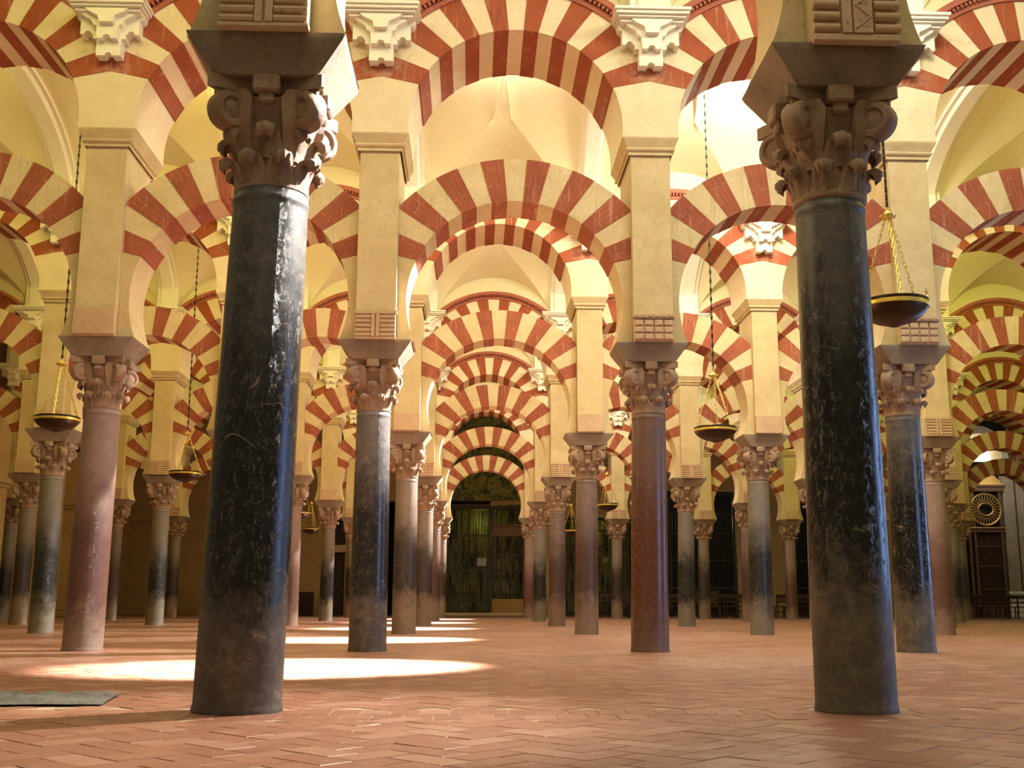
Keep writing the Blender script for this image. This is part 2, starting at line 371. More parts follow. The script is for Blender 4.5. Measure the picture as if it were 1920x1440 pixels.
# 45-degree herringbone: unit step lattice
for p in range(-90, 91):
    for q in range(-90, 91):
        # herringbone lattice in brick-width units, two bricks per cell (one along u, one along v)
        u0 = p + 2*q*1.0; v0 = p*1.0 - 2*q*1.0
        for kind in (0, 1):
            if kind == 0: uu, vv, a = u0+1.0, v0+.5, 0
            else: uu, vv, a = u0+.5-1.0+0, v0+1.0+0, PI/2
            X = (uu*ca - vv*sa)*BW; Y = (uu*sa + vv*ca)*BW + 7.0
            if 3.55 < Y < 10.6 and abs(X-.05*Y+.1) < .50*Y+.5 and clipok(X, Y): addbrick(X, Y, a+PI/4)
x = -3.6
while x < 3.9:
    for yy, L in ((5.835, .262), (6.095, .25)):
        o = .0775 if yy > 6 else 0
        pts = [(x+o+.0, yy-L/2), (x+o+.152, yy-L/2), (x+o+.152, yy+L/2), (x+o, yy+L/2)]
        bricks.append(((x+.08, yy), pts))
    x += .155
bricks.sort(key=lambda b: math.hypot(b[0][0], b[0][1]) + (100 if abs(b[0][0]-.035*b[0][1]) > .47*b[0][1]+.1 or b[0][1] < 4.0 else 0))
rs = bm = new(); lay = bm.loops.layers.color.new('tint')
for n, (c, pts) in enumerate(bricks):
    t = random.random(); h = random.uniform(-.0015, .0015)
    if n < 300:
        b1 = new(); l1 = b1.loops.layers.color.new('tint'); brick_bm(b1, pts, h, t, l1)
        link('brick', done(b1, 'brick', M['brick'], 0, False), floor)
    else: brick_bm(bm, pts, h, t, lay)
pv = link('brick_paving', done(bm, 'brick_paving', M['brick'], 0, False), floor); tag(pv, kind='stuff')
# worn grave slab let into the paving
bm = new(); n = 26
g = {}
for a in range(n+1):
    for b in range(n+1):
        s_, t_ = a/n, b/n
        px = (SLAB[3][0]*(1-s_)+SLAB[2][0]*s_)*(1-t_) + (SLAB[0][0]*(1-s_)+SLAB[1][0]*s_)*t_
        py = 6.42*(1-t_) + 7.18*t_
        edge = min(s_, 1-s_, t_, 1-t_)
        z = .010 + random.uniform(-.02, .024)*(edge > .03) + .006*math.sin(px*9)*math.cos(py*13)
        g[a, b] = bm.verts.new((px, py, z))
for a in range(n):
    for b in range(n): bm.faces.new((g[a, b], g[a+1, b], g[a+1, b+1], g[a, b+1]))
o = link('floor_slab', done(bm, 'floor_slab', M['slab'], PI)); tag(o, 'rough grey worn stone slab let into the brick floor at the lower left', 'slab')

# ------------------------------------------------------------------ arch geometry
def ray_circle(c2, ang, c1, R):
    """distance along the ray from (0,c2) at ang to the circle centred (0,c1)"""
    dz = c2-c1; b = dz*math.sin(ang); return -b + math.sqrt(b*b - dz*dz + R*R)
def voussoir(k, nv, a0, c1, Ri, Re, c2, xm, y0, y1, proud):
    da = (PI-2*a0)/nv; A = a0+k*da; B = A+da; cc = math.atan2(0, 1)
    angs = [A+(B-A)*t/4 for t in range(5)]
    def outer(a):
        r = ray_circle(c2, a, c1, Re); x = r*math.cos(a)
        if abs(x) > xm: r = xm/abs(math.cos(a))
        return r
    # exact corner where the extrados meets the pier face
    zc = c1 + math.sqrt(max(Re*Re-xm*xm, 0)); ac = math.atan2(zc-c2, xm)
    oa = list(angs)
    for q in (ac, PI-ac):
        if A+1e-3 < q < B-1e-3: oa.append(q)
    oa.sort()
    pts = [((ray_circle(c2, a, c1, Ri)-proud)*math.cos(a), c2+(ray_circle(c2, a, c1, Ri)-proud)*math.sin(a)) for a in angs]
    pts += [(outer(a)*math.cos(a), c2+outer(a)*math.sin(a)) for a in reversed(oa)]
    bm = new(); prism(bm, pts, y0-proud, y1+proud); return bm
NV = 15
LOW = dict(c1=4.20, Ri=1.305, Re=1.86, c2=4.42, xm=1.41, y0=-.29, y1=.33, a0=math.radians(14))
UP = dict(c1=6.42, Ri=1.30, Re=1.85, c2=6.70, xm=1.65, y0=-.50, y1=.75, a0=math.radians(12))
low_v = []; up_v = []
for k in range(NV):
    red = (k % 2 == 0); p = .006 if red else 0
    low_v.append(done(voussoir(k, NV, proud=p, **{q: LOW[q] for q in LOW}), 'lower_voussoir', M['red_low' if red else 'stone_voussoir']))
    up_v.append(done(voussoir(k, NV, proud=p, **{q: UP[q] for q in UP}), 'upper_voussoir', M['red_up' if red else 'up_voussoir']))
# lower springers: from impost top up to the first red voussoir
def springer(side):
    r = ray_circle(LOW['c2'], LOW['a0'], LOW['c1'], LOW['Ri']); ze = LOW['c2']+r*math.sin(LOW['a0'])
    zs = 3.69; pts = []
    for t in range(13):
        z = zs+(ze-zs)*t/12; pts.append((math.sqrt(LOW['Ri']**2-(z-LOW['c1'])**2), z))
    pts += [(1.41, LOW['c2']+1.41*math.tan(LOW['a0'])), (1.41, zs)]
    pts = [(side*x, z) for x, z in pts]
    bm = new(); prism(bm, pts, LOW['y0'], LOW['y1']); return done(bm, 'springer', M['stone'], .5)
spr = [springer(1), springer(-1)]
# label moulding over the upper arch, with dentils
def label_mould():
    bm = new(); a1 = math.acos(1.30/2.0); n = 40
    for (r0, r1, y0, y1) in ((1.845, 1.91, -.53, -.40), (1.95, 2.03, -.60, -.40)):
        an = [a1+(PI-2*a1)*t/n for t in range(n+1)]
        prism(bm, [(r0*math.cos(a), 6.42+r0*math.sin(a)) for a in an]+[(r1*math.cos(a), 6.42+r1*math.sin(a)) for a in reversed(an)], y0, y1)
    for t in range(44):
        a = a1+(PI-2*a1)*(t+.2)/44; b = a+(PI-2*a1)*.55/44
        prism(bm, [(r*math.cos(q), 6.42+r*math.sin(q)) for r, q in ((1.905, a), (1.905, b), (1.955, b), (1.955, a))], -.58, -.40)
    return done(bm, 'label_moulding', M['moulding'])
lab = label_mould()

# ------------------------------------------------------------------ pier geometry
def pier_block():
    bm = new(); box(bm, -.245, .245, -.42, .60, 4.02, 6.07, .006); return done(bm, 'pier_block', M['stone'])
def lower_block():
    bm = new(); box(bm, -.24, .24, -.405, .50, 3.69, 4.03, .004); return done(bm, 'pier_foot', M['stone'])
def modillion(kind):
    bm = new()
    if kind == 'plain':
        box(bm, -.248, .248, -.45, -.40, 3.70, 4.03, .006)
    elif kind == 'rolls':
        box(bm, -.24, .24, -.435, -.40, 3.69, 4.03, .003)
        box(bm, -.26, .26, -.455, -.40, 3.985, 4.03, .005)
        box(bm, -.25, .25, -.455, -.40, 3.675, 3.70, .004)
        for s in (-1, 1):
            x0, x1 = sorted((s*.055, s*.24))
            for k in range(5):
                z = 3.728+k*.056
                tube(bm, (x0, -.435, z), (x1, -.435, z), .024, 8)
        for x0, x1 in ((-.05, -.008), (.008, .05)): box(bm, x0, x1, -.462, -.40, 3.70, 3.985, .003)
    elif kind == 'panels':
        box(bm, -.24, .24, -.43, -.40, 3.69, 4.03, .003)
        box(bm, -.26, .26, -.47, -.40, 3.97, 4.03, .005)
        for k in range(6): box(bm, -.245+k*.084, -.245+k*.084+.055, -.485, -.40, 3.985, 4.015, .003)
        for a in range(4):
            for b in range(3):
                x = -.235+a*.12; z = 3.705+b*.088
                box(bm, x, x+.105, -.458, -.40, z, z+.072, .01)
    elif kind == 'band':          # carved rolls with a wide engraved band, front right pier (rolls are sub-parts)
        box(bm, -.235, .235, -.435, -.40, 3.70, 4.35, .003)
        box(bm, -.245, .245, -.46, -.40, 3.655, 3.70, .006)
        for x0, x1 in ((-.085, -.028), (-.020, .09)): box(bm, x0, x1, -.468, -.40, 3.70, 4.35, .004)
    return done(bm, 'modillion', M['modillion'])
mods = {k: modillion(k) for k in ('plain', 'rolls', 'panels', 'band')}
bm = new(); box(bm, -.248, .248, .48, .62, 3.70, 4.03, .006); rear_mod = done(bm, 'rear_modillion', M['modillion'])
bm = new(); tube(bm, (-.072, 0, 0), (.072, 0, 0), .028, 10); roll_me = done(bm, 'roll', M['modillion'], .7)
def zigzag():
    bm = new()
    for k in range(4):
        z = 3.73+k*.14
        prism(bm, [(-.012, z), (.0, z), (.082, z+.07), (.07, z+.07)], -.474, -.466)
        prism(bm, [(.07, z+.07), (.082, z+.07), (.0, z+.14), (-.012, z+.14)], -.474, -.466)
        for q in range(3): box(bm, .03+q*.014, .036+q*.014, -.473, -.466, z+.01, z+.035-.0+q*.01)
        box(bm, -.062, -.05, -.474, -.466, z+.03, z+.06)
    return done(bm, 'engraved_band', M['modillion'])
zig = zigzag()
def cornice():
    bm = new(); prof = [(.245, 6.04), (.27, 6.45), (.275, 6.075), (.262, 6.09), (.268, 6.11), (.30, 6.13), (.31, 6.15), (.295, 6.17), (.31, 6.20), (.345, 6.27), (.35, 6.29)]
    rings = []
    for h, z in prof:
        e = h-.245
        rings.append([bm.verts.new(p) for p in ((-h, -.42-e, z), (h, -.42-e, z), (h, .62+e*1.3, z), (-h, .62+e*1.3, z))])
    for a, b in zip(rings, rings[1:]):
        for i in range(4): bm.faces.new((a[i], a[(i+1) % 4], b[(i+1) % 4], b[i]))
    bm.faces.new(rings[0][::-1]); bm.faces.new(rings[-1]); return done(bm, 'cornice', M['stone'])
cor = cornice()
def upper_block():
    r = ray_circle(UP['c2'], UP['a0'], UP['c1'], UP['Ri']); ze = UP['c2']+r*math.sin(UP['a0']); zs = 6.29; L = []
    for t in range(11):
        z = zs+(ze-zs)*t/10; L.append((1.65-math.sqrt(UP['Ri']**2-(z-UP['c1'])**2), z))
    pts = L+[(0, UP['c2']+1.65*math.tan(UP['a0']))]+[(-x, z) for x, z in reversed(L)]
    bm = new(); prism(bm, pts, UP['y0'], UP['y1']); return done(bm, 'upper_block', M['upper_stone'], .5)
ub = upper_block()
def arc(cx, cz, r, a0, a1, n=5): return [(cx+r*math.cos(a0+(a1-a0)*t/n), cz+r*math.sin(a0+(a1-a0)*t/n)) for t in range(n+1)]
def corbel():
    bm = new()
    def sym(h): return h + [(-x, z) for x, z in reversed(h)]
    # back layer: full stepped silhouette with scooped notches
    h = arc(0, 7.18, .045, PI/2, 0, 3)[0:] + [(.15, 7.18), (.15, 7.40), (.20, 7.40), (.20, 7.46)]
    h += arc(.265, 7.46, .045, PI, 0, 5) + [(.36, 7.46), (.36, 7.64), (.40, 7.66), (.42, 7.72)]
    prism(bm, sym(h), -.66, -.49)
    h2 = arc(0, 7.36, .05, PI/2, 0, 3) + [(.12, 7.36), (.125, 7.44)] + arc(.17, 7.50, .04, PI, PI/2, 4) + [(.20, 7.60), (.30, 7.66), (.34, 7.72)]
    prism(bm, sym(h2), -.76, -.66)
    h3 = [(0, 7.54), (.08, 7.54), (.10, 7.62), (.22, 7.68), (.26, 7.72)]
    prism(bm, sym(h3), -.84, -.76)
    for hx, y, z0, z1 in ((.40, -.80, 7.70, 7.74), (.43, -.86, 7.74, 7.77), (.46, -.90, 7.77, 7.81), (.48, -.93, 7.81, 7.85)):
        box(bm, -hx, hx, y, -.45, z0, z1, .006)
    return done(bm, 'corbel', M['white_plaster'])
corb = corbel()
def wall_strip():
    bm = new(); box(bm, -.26, .26, -.66, -.39, 7.85, 9.3, .01); box(bm, -.16, .16, -.70, -.60, 7.85, 9.3, .012)
    return done(bm, 'wall_strip', M['white_plaster'])
wst = wall_strip()

# ------------------------------------------------------------------ column geometry
def shaft_me(m, key):
    bm = new(); prof = [(.223, 0), (.224, .012), (.220, .03), (.2175, .05)]
    for t in range(1, 25):
        z = .05+2.70*t/24; prof.append((.2175-.018*(t/24)**1.6, z))
    prof += [(.199, 2.765), (.203, 2.780), (.2045, 2.795), (.203, 2.808), (.1985, 2.815), (.199, 2.845)]
    lathe(bm, prof, 56); return done(bm, 'shaft_'+key, m, .6)
shafts = {k: shaft_me(M[k+'_marble'] if k+'_marble' in M else M[k], k) for k in ('black', 'pink', 'grey', 'red', 'speckled', 'grey_brown', 'blue_grey')}
shafts['black_right'] = shaft_me(M['black_marble_right'], 'black_right')
def leaf_bm(bm, ang, r0, z0, h, w, curl, mtx=None):
    """worn acanthus leaf hugging the bell, its blunt tip curled outwards"""
    c, s = math.cos(ang), math.sin(ang); nu, nvv = 8, 11; F = []; Bk = []
    for b in range(nvv):
        t = b/(nvv-1)
        if t < .6: rr = r0+.010+(t/.6)**2*.030; zz = z0+h*t/.6*.90
        else:
            q = (t-.6)/.4*PI*1.15; rr = r0+.040+curl*.55*(1-math.cos(q)); zz = z0+h*.90+curl*.60*math.sin(q)
        wd = w*(1.0 if t < .45 else 1.0-.50*((t-.45)/.55)**1.3)
        rowF, rowB = [], []
        for a in range(nu+1):
            u = a/nu*2-1
            rip = -.020*u*u*(1-.5*t) + .007*math.cos(u*PI*2.2) - (.012 if abs(u) > .99 else 0)
            x_ = rr+rip; y_ = u*wd*.5*(1+.05*math.cos(b*1.9)*(abs(u) > .7)); zc = zz - (.018*u*u if t > .6 else 0)
            rowF.append(bm.verts.new((c*x_-s*y_, s*x_+c*y_, zc)))
            x2 = x_-.034*(1-.3*t)
            rowB.append(bm.verts.new((c*x2-s*y_*.9, s*x2+c*y_*.9, zc-(.020 if t > .55 else 0))))
        F.append(rowF); Bk.append(rowB)
    for b in range(nvv-1):
        for a in range(nu):
            bm.faces.new((F[b][a], F[b][a+1], F[b+1][a+1], F[b+1][a]))
            bm.faces.new((Bk[b][a+1], Bk[b][a], Bk[b+1][a], Bk[b+1][a+1]))
        bm.faces.new((F[b][0], F[b+1][0], Bk[b+1][0], Bk[b][0])); bm.faces.new((F[b+1][nu], F[b][nu], Bk[b][nu], Bk[b+1][nu]))
    for a in range(nu):
        bm.faces.new((F[-1][a], F[-1][a+1], Bk[-1][a+1], Bk[-1][a]))
        bm.faces.new((F[0][a+1], F[0][a], Bk[0][a], Bk[0][a+1]))
def volute_bm(bm, ang):
    """big worn corner scroll: swelling stalk that rolls over into a thick disc on the diagonal"""
    c, s = math.cos(ang), math.sin(ang); cx, cz = .315, .435
    def P(x, y, z): return (c*x-s*y, s*x+c*y, z)
    n = 20
    for side in (-1, 1):
        rg = []
        for r, y in ((.115, .0), (.113, .038), (.098, .060), (.072, .064), (.055, .048), (.030, .058), (.010, .064)):
            rg.append([bm.verts.new(P(cx+r*math.cos(2*PI*k/n), side*y, cz+r*math.sin(2*PI*k/n))) for k in range(n)])
        for a, b in zip(rg, rg[1:]):
            for k in range(n): bm.faces.new((a[k], a[(k+1) % n], b[(k+1) % n], b[k]))
        bm.faces.new(rg[-1])
    # swelling sheath below the volute, spreading back along the bell
    pr = [(.215, .20, .05), (.250, .27, .085), (.285, .34, .11), (.30, .42, .13), (.30, .50, .14), (.33, .545, .12)]
    A = []
    for x, z, w in pr:
        rw = []
        for q in range(9):
            u = -1+2*q/8; rw.append(bm.verts.new(P(x-.045*u*u, u*w, z)))
        rw += [bm.verts.new(P(x-.14, w*.7, z)), bm.verts.new(P(x-.14, -w*.7, z))]
        A.append(rw)
    m = len(A[0])
    for a, b in zip(A, A[1:]):
        for k in range(m): bm.faces.new((a[k], a[(k+1) % m], b[(k+1) % m], b[k]))
    bm.faces.new(A[0][::-1]); bm.faces.new(A[-1])
def bell_bm(bm):
    lathe(bm, [(.20, -.005), (.212, .008), (.214, .022), (.203, .035), (.200, .06), (.203, .20), (.212, .32), (.235, .42), (.268, .485), (.275, .505)], 32)
    # abacus with hollowed sides
    pts = []
    for q in range(4):
        for t in range(9):
            u = -1+2*t/8; x = u*.31; y = -.325+.105*(1-u*u)
            a = q*PI/2; pts.append((x*math.cos(a)-y*math.sin(a), x*math.sin(a)+y*math.cos(a)))
    for (k, z0, z1) in ((.90, .50, .545), (1.0, .545, .62)):
        a = [bm.verts.new((x*k, y*k, z0)) for x, y in pts]; b = [bm.verts.new((x*k, y*k, z1)) for x, y in pts]
        bm.faces.new(a[::-1]); bm.faces.new(b)
        for i in range(len(pts)): bm.faces.new((a[i], a[(i+1) % len(pts)], b[(i+1) % len(pts)], b[i]))
    for q in range(4):                       # square boss in the middle of each side
        m = Matrix.Rotation(q*PI/2, 4, 'Z'); n0 = len(bm.verts)
        box(bm, -.075, .075, -.325, -.15, .52, .622, .012); box(bm, -.045, .045, -.30, -.2, .46, .53, .012)
        bm.verts.ensure_lookup_table()
        for v in list(bm.verts)[n0:]: v.co = m@v.co
bm = new(); bell_bm(bm); bell_me = done(bm, 'bell', M['capital'], .6)
bm = new(); leaf_bm(bm, 0, .196, .03, .150, .150, .062); leaf_lo = done(bm, 'leaf', M['capital'], .9)
bm = new(); leaf_bm(bm, 0, .206, .165, .160, .165, .070); leaf_hi = done(bm, 'leaf', M['capital'], .9)
bm = new(); volute_bm(bm, 0); vol_me = done(bm, 'volute', M['capital'], .8)
def full_capital():
    bm = new(); bell_bm(bm)
    for k in range(8): leaf_bm(bm, k*PI/4+PI/8, .196, .03, .150, .150, .062); leaf_bm(bm, k*PI/4, .206, .165, .160, .165, .070)
    for k in range(4): volute_bm(bm, k*PI/2+PI/4)
    return done(bm, 'capital', M['capital'], .8)
cap_me = full_capital()
def impost(key):
    bm = new(); frustum(bm, .285, .30, 3.462, .43, .365, 3.66); frustum(bm, .43, .365, 3.66, .445, .37, 3.692)
    bmesh.ops.remove_doubles(bm, verts=bm.verts[:], dist=1e-5)
    bmesh.ops.bevel(bm, geom=bm.edges[:], offset=.006, segments=1, affect='EDGES'); return done(bm, 'impost_block', M[key])
imp = {'impost': impost('impost'), 'impost_dark': impost('impost_dark')}

# ------------------------------------------------------------------ wording
ROWW = {1: 'nearest', 2: 'second', 3: 'third', 4: 'fourth', 5: 'fifth', 6: 'farthest'}
ORD = ['first', 'second', 'third', 'fourth', 'fifth', 'sixth', 'seventh', 'eighth']
def place_col(j, i):
    s = ORD[-i] + ' left' if i <= 0 else ORD[i-1] + ' right'
    return '%s row, %s of the central aisle' % (ROWW[j], s)
def place_bay(j, i):           # bay between i and i+1; i==0 is the central aisle
    if i == 0: return '%s row, over the central aisle' % ROWW[j]
    s = ORD[-i-1]+' bay left' if i < 0 else ORD[i-1]+' bay right'
    return '%s row, %s of the central aisle' % (ROWW[j], s)
DATA = {  # (row, i): shaft, words, base dx, cap dx, radius scale
    (1,0): ('black', 'huge polished black marble column with brown scuffs', 0, .055, 1.06),
    (1,1): ('black_right', 'huge black marble column with pale scratches', 0, .0, .985),
    (2,-1): ('pink', 'pinkish brown mottled marble column', -.02, .01, 1.05),
    (2,0): ('grey', 'dark grey glossy marble column', 0, 0, 1.03),
    (2,1): ('red', 'red-brown streaked marble column', .05, .09, 1.04),
    (2,2): ('black_right', 'grey and black scratched marble column', -.04, -.03, 1.04),
    (3,-2): ('blue_grey', 'grey-green column with a black middle', .02, 0, 1.0),
    (3,0): ('grey_brown', 'grey-brown veined column', -.02, -.02, 1.02),
    (3,1): ('speckled', 'purple-brown speckled column', .04, .07, 1.0),
    (3,2): ('blue_grey', 'grey column with black blotches', 0, .03, 1.0),
    (3,3): ('pink', 'brown marble column', .1, .1, 1.0),
    (4,-1): ('pink', 'pinkish brown column', 0, 0, 1.0), (4,0): ('grey_brown', 'brown mottled column', 0, .02, 1.0),
    (4,1): ('speckled', 'brown column with a dark middle', .04, .07, 1.0), (4,2): ('blue_grey', 'grey column with a black lower half', 0, .05, 1.0),
    (4,-2): ('blue_grey', 'grey column with a black lower half', 0, 0, 1.0), (4,3): ('pink', 'mauve-brown column', .05, .08, 1.05)}
KEYS = ['grey_brown', 'blue_grey', 'pink', 'speckled', 'grey_brown', 'blue_grey']
KW = {'grey_brown': 'grey-brown marble column', 'blue_grey': 'blue-grey marble column', 'pink': 'pinkish marble column', 'speckled': 'dark speckled marble column'}
MODK = {(1,0): 'rolls', (1,1): 'band', (2,0): 'rolls', (2,1): 'panels', (2,2): 'panels', (2,-1): 'plain', (3,0): 'plain', (3,1): 'plain', (3,2): 'plain', (4,0): 'rolls', (4,1): 'rolls', (4,2): 'rolls', (4,-1): 'rolls', (4,-2): 'rolls'}
MW = {'plain': 'smooth foot', 'rolls': 'roll-carved foot', 'panels': 'grid-carved foot', 'band': 'band-engraved carved foot'}
for j in ROW:
    y = ROW[j]; i0, i1 = SPAN[j]
    for i in range(i0, i1+1):
        if (j, i) in DATA: key, words, bx, cx, rs_ = DATA[j, i]
        else:
            key = KEYS[(i*2+j*3) % 6]; words = KW[key]; bx = random.uniform(-.02, .02); cx = bx+random.uniform(0, .03); rs_ = random.uniform(.95, 1.03)
            if i >= 1: cx += .05; bx += .03
        col = empty('column', (XI(i)+bx, y, 0), '%s with carved capital, %s' % (words, place_col(j, i)), 'column', 'columns of the arcades')
        lean = math.atan2(cx-bx, 2.84)
        link('shaft', shafts[key], col, (0, 0, 0), (0, lean, 0), (rs_, rs_, 1))
        rz = random.choice((0, PI/2, PI, -PI/2)); ch = random.uniform(.97, 1.0)
        dxc = cx-bx
        if j <= 2:
            cp = link('capital', bell_me, col, (dxc, 0, 2.842), (0, 0, 0), (1, 1, 1))
            for k in range(8):
                link('leaf', leaf_lo, cp, rot=(0, 0, k*PI/4+PI/8)); link('leaf', leaf_hi, cp, rot=(0, 0, k*PI/4))
            for k in range(4): link('volute', vol_me, cp, rot=(0, 0, k*PI/2+PI/4))
        else: link('capital', cap_me, col, (dxc, 0, 2.842), (0, 0, rz))
        link('impost_block', imp['impost_dark' if j == 1 else 'impost'], col, ((PX(j, i)-XI(i)-bx)*.7+dxc*.3, 0, 0))
        mk = MODK.get((j, i), ('rolls', 'plain', 'rolls')[(i+j) % 3])
        px = PX(j, i)
        pr = empty('pier', (px, y, 3.69), 'pier with %s, %s' % (MW[mk], place_col(j, i)), 'pier', 'piers between the arches')
        dz = (0, 0, -3.69)
        if 'PF' not in globals(): PF = lower_block(); PB = pier_block()
        link('pier_foot', PF, pr, dz); link('pier_block', PB, pr, dz)
        md = link('modillion', mods[mk], pr, dz)
        if mk == 'band':
            for s in (-1, 1):
                for k in range(8): link('roll', roll_me, md, (s*.165+(.01 if s > 0 else -.005), -.44, 3.738+k*.072))
            link('engraved_band', zig, md)
        link('rear_modillion', rear_mod, pr, dz); link('cornice', cor, pr, dz)
        if j > 1:
            link('upper_block', ub, pr, dz); link('corbel', corb, pr, dz); link('wall_strip', wst, pr, dz)
    for i in range(i0, i1):
        xc = (PX(j, i)+PX(j, i+1))/2; sc = (PX(j, i+1)-PX(j, i))/3.3
        a = empty('lower_arch', (xc, y, 3.69), 'striped horseshoe arch, lower tier, '+place_bay(j, i), 'arch', 'lower horseshoe arches')
        a.scale = (sc, 1, 1)
        for k in range(NV): link('brick_voussoir' if k % 2 == 0 else 'stone_voussoir', low_v[k], a, (0, 0, -3.69))
        for m_ in spr: link('springer', m_, a, (0, 0, -3.69))
        if j > 1:
            a = empty('upper_arch', (xc, y, 6.29), 'striped round arch, upper tier, '+place_bay(j, i), 'arch', 'upper round arches')
            a.scale = (sc, 1, 1)
            for k in range(NV): link('brick_voussoir' if k % 2 == 0 else 'stone_voussoir', up_v[k], a, (0, 0, -6.29))
            link('label_moulding', lab, a, (0, 0, -6.29))
    if j > 1:      # wall above the upper arches
        bm = new()
        for i in range(i0, i1):
            xc = (PX(j, i)+PX(j, i+1))/2; hw = (PX(j, i+1)-PX(j, i))/2; n = 24
            xs = [-hw+2*hw*t/n for t in range(n+1)]
            lo = [(xc+x, 6.42+math.sqrt(max(1.84**2-(x/hw*1.65)**2, 0))) for x in xs]
            prism(bm, lo+[(xc+hw, 10), (xc-hw, 10)], -.42, .67)
        w = link('wall_arcade', done(bm, 'wall_arcade', M['plaster']), None, (0, y, 0))
        tag(w, 'cream plaster wall above the upper arches, %s row' % ROWW[j], kind='structure')

# ------------------------------------------------------------------ vaults
def vault(j):
    y0 = ROW[j]+.62; y1 = ROW[j+1]-.38; s = y1-y0; hs = s/2; ym = (y0+y1)/2
    def hb(d): u = min(1, abs(hs-d)/hs); return 7.85+1.72*math.sqrt(1-u*u)
    def hl(x, d): return 7.29+math.sqrt(max(1.57**2-x*x, 0))+.30*d
    bm = new(); i0, i1 = min(SPAN[j][0], SPAN[j+1][0]), max(SPAN[j][1], SPAN[j+1][1])
    cols = []; na, nb, nx = 8, 22, 22
    for i in range(i0, i1):
        xc = (PX(j+1, i)+PX(j+1, i+1))/2; hw = (PX(j+1, i+1)-PX(j+1, i))/2
        for t in range(nx+(1 if i == i1-1 else 0)):
            xr = -1.65+3.3*t/nx; X = xc+xr/1.65*hw
            a = 0.0
            if hl(xr, 0) > 7.85 and abs(xr) < 1.57:
                while hb(a) < hl(xr, a) and a < hs*.9: a += .004
            c = []
            for q in range(na): d = a*q/na; c.append((X, y0+d, hl(xr, d) if a > 0 else hb(0)))
            for q in range(nb+1): d = a+(s-2*a)*(.5-.5*math.cos(PI*q/nb)); c.append((X, y0+d, hb(d)))
            for q in range(na-1, -1, -1): d = a*q/na; c.append((X, y1-d, hl(xr, d) if a > 0 else hb(0)))
            cols.append([bm.verts.new(p) for p in c])
    n = len(cols[0])
    for A, B in zip(cols, cols[1:]):
        for k in range(n-1):
            f = bm.faces.new((A[k], A[k+1], B[k+1], B[k])); f.smooth = True
    bm.edges.ensure_lookup_table()
    for A in cols:
        pass
    for A, B in zip(cols, cols[1:]):
        for k in (na, n-1-na):
            e = bm.edges.get((A[k], B[k]))
            if e: e.smooth = False
    me = bpy.data.meshes.new('ceiling'); bm.to_mesh(me); bm.free(); me.materials.append(M['plaster'])
    v = link('ceiling', me); tag(v, 'cream plaster groined vault behind the %s row of arches' % ROWW[j], kind='structure')
    # transverse ribs
    bm = new(); prof = [(-.24, .02), (-.24, -.07), (-.17, -.07), (-.13, -.14), (.13, -.14), (.17, -.07), (.24, -.07), (.24, .02)]
    for i in range(i0, i1+1):
        X = PX(j+1, i); rows = []
        for q in range(27):
            an = PI*q/26; d = hs-hs*math.cos(an)
            cy = y0+d; cz = 7.85+1.72*math.sin(an); ny, nz = math.cos(an)*1.72, math.sin(an)*hs; L = math.hypot(ny, nz)
            ny, nz = -ny/L, nz/L
            rows.append([bm.verts.new((X+px, cy+ny*pz, cz+nz*pz)) for px, pz in prof])
        for A, B in zip(rows, rows[1:]):
            for k in range(len(prof)):
                k2 = (k+1) % len(prof); bm.faces.new((A[k], A[k2], B[k2], B[k]))
    link('transverse_ribs', done(bm, 'transverse_ribs', M['white_plaster'], .6), v)
for j in (1, 2, 3, 4, 5): vault(j)

# ------------------------------------------------------------------ hanging lamps
def chain_bm(bm, p, q, step, r, w):
    p, q = Vector(p), Vector(q); L = (q-p).length; n = max(2, int(L/step)); rot = (q-p).to_track_quat('Z', 'Y').to_matrix()
    for k in range(n):
        c = p.lerp(q, (k+.5)/n); h = L/n*.62; P = []
        for t in range(6):
            a = 2*PI*t/6; v = Vector((w*math.sin(a), 0, h*math.cos(a)))
            if k % 2: v = Vector((0, v.x, v.z))
            P.append(c+rot@v)
        for t in range(6): tube(bm, P[t], P[(t+1) % 6], r, 4)
def lamp_parts(R):
    out = {}
    bm = new(); prof = [(.0, -.175), (.04, -.172), (.075, -.155), (.11, -.145), (R*.55, -.125), (R*.76, -.09), (R*.90, -.05), (R*.97, -.015), (R, .0), (R*.98, .0), (R*.93, -.012), (R*.8, -.05), (R*.5, -.09), (0, -.10)]
    prof = [(max(r, .001), z) for r, z in prof]; lathe(bm, prof, 40, cap=False); out['bowl'] = done(bm, 'bowl', M['bronze'], .7)
    bm = new(); prof = [(R*1.0, -.005), (R*1.03, .0), (R*1.02, .03), (R*1.005, .034), (R*.99, .03), (R*.99, .0), (R*1.0, -.005)]
    lathe(bm, prof, 40, cap=False); out['brass_rim'] = done(bm, 'brass_rim', M['brass'], .5)
    bm = new(); prof = [(R*1.0, .034), (R*1.01, .038), (R*1.01, .062), (R*.98, .066), (R*.97, .036), (R*1.0, .034)]
    lathe(bm, prof, 40, cap=False); out['upper_rim'] = done(bm, 'upper_rim', M['bronze'], .5)
    bm = new(); lathe(bm, [(.004, .86), (.03, .865), (.075, .885), (.08, .90), (.03, .925), (.012, .95), (.012, .98), (.004, .985)], 20)
    out['knob'] = done(bm, 'knob', M['brass'], .6)
    bm = new(); chain_bm(bm, (R*.96, 0, .06), (.03, 0, .87), .05, .0045, .013); out['chain'] = done(bm, 'chain', M['brass'])
    bm = new(); box(bm, -.005, .005, -.005, .005, .06, .14); box(bm, -.022, .022, -.005, .005, .105, .113); lathe(bm, [(.012, .055), (.016, .065), (.008, .075)], 8)
    out['finial'] = done(bm, 'finial', M['brass'])
    return out
LP = lamp_parts(.31)
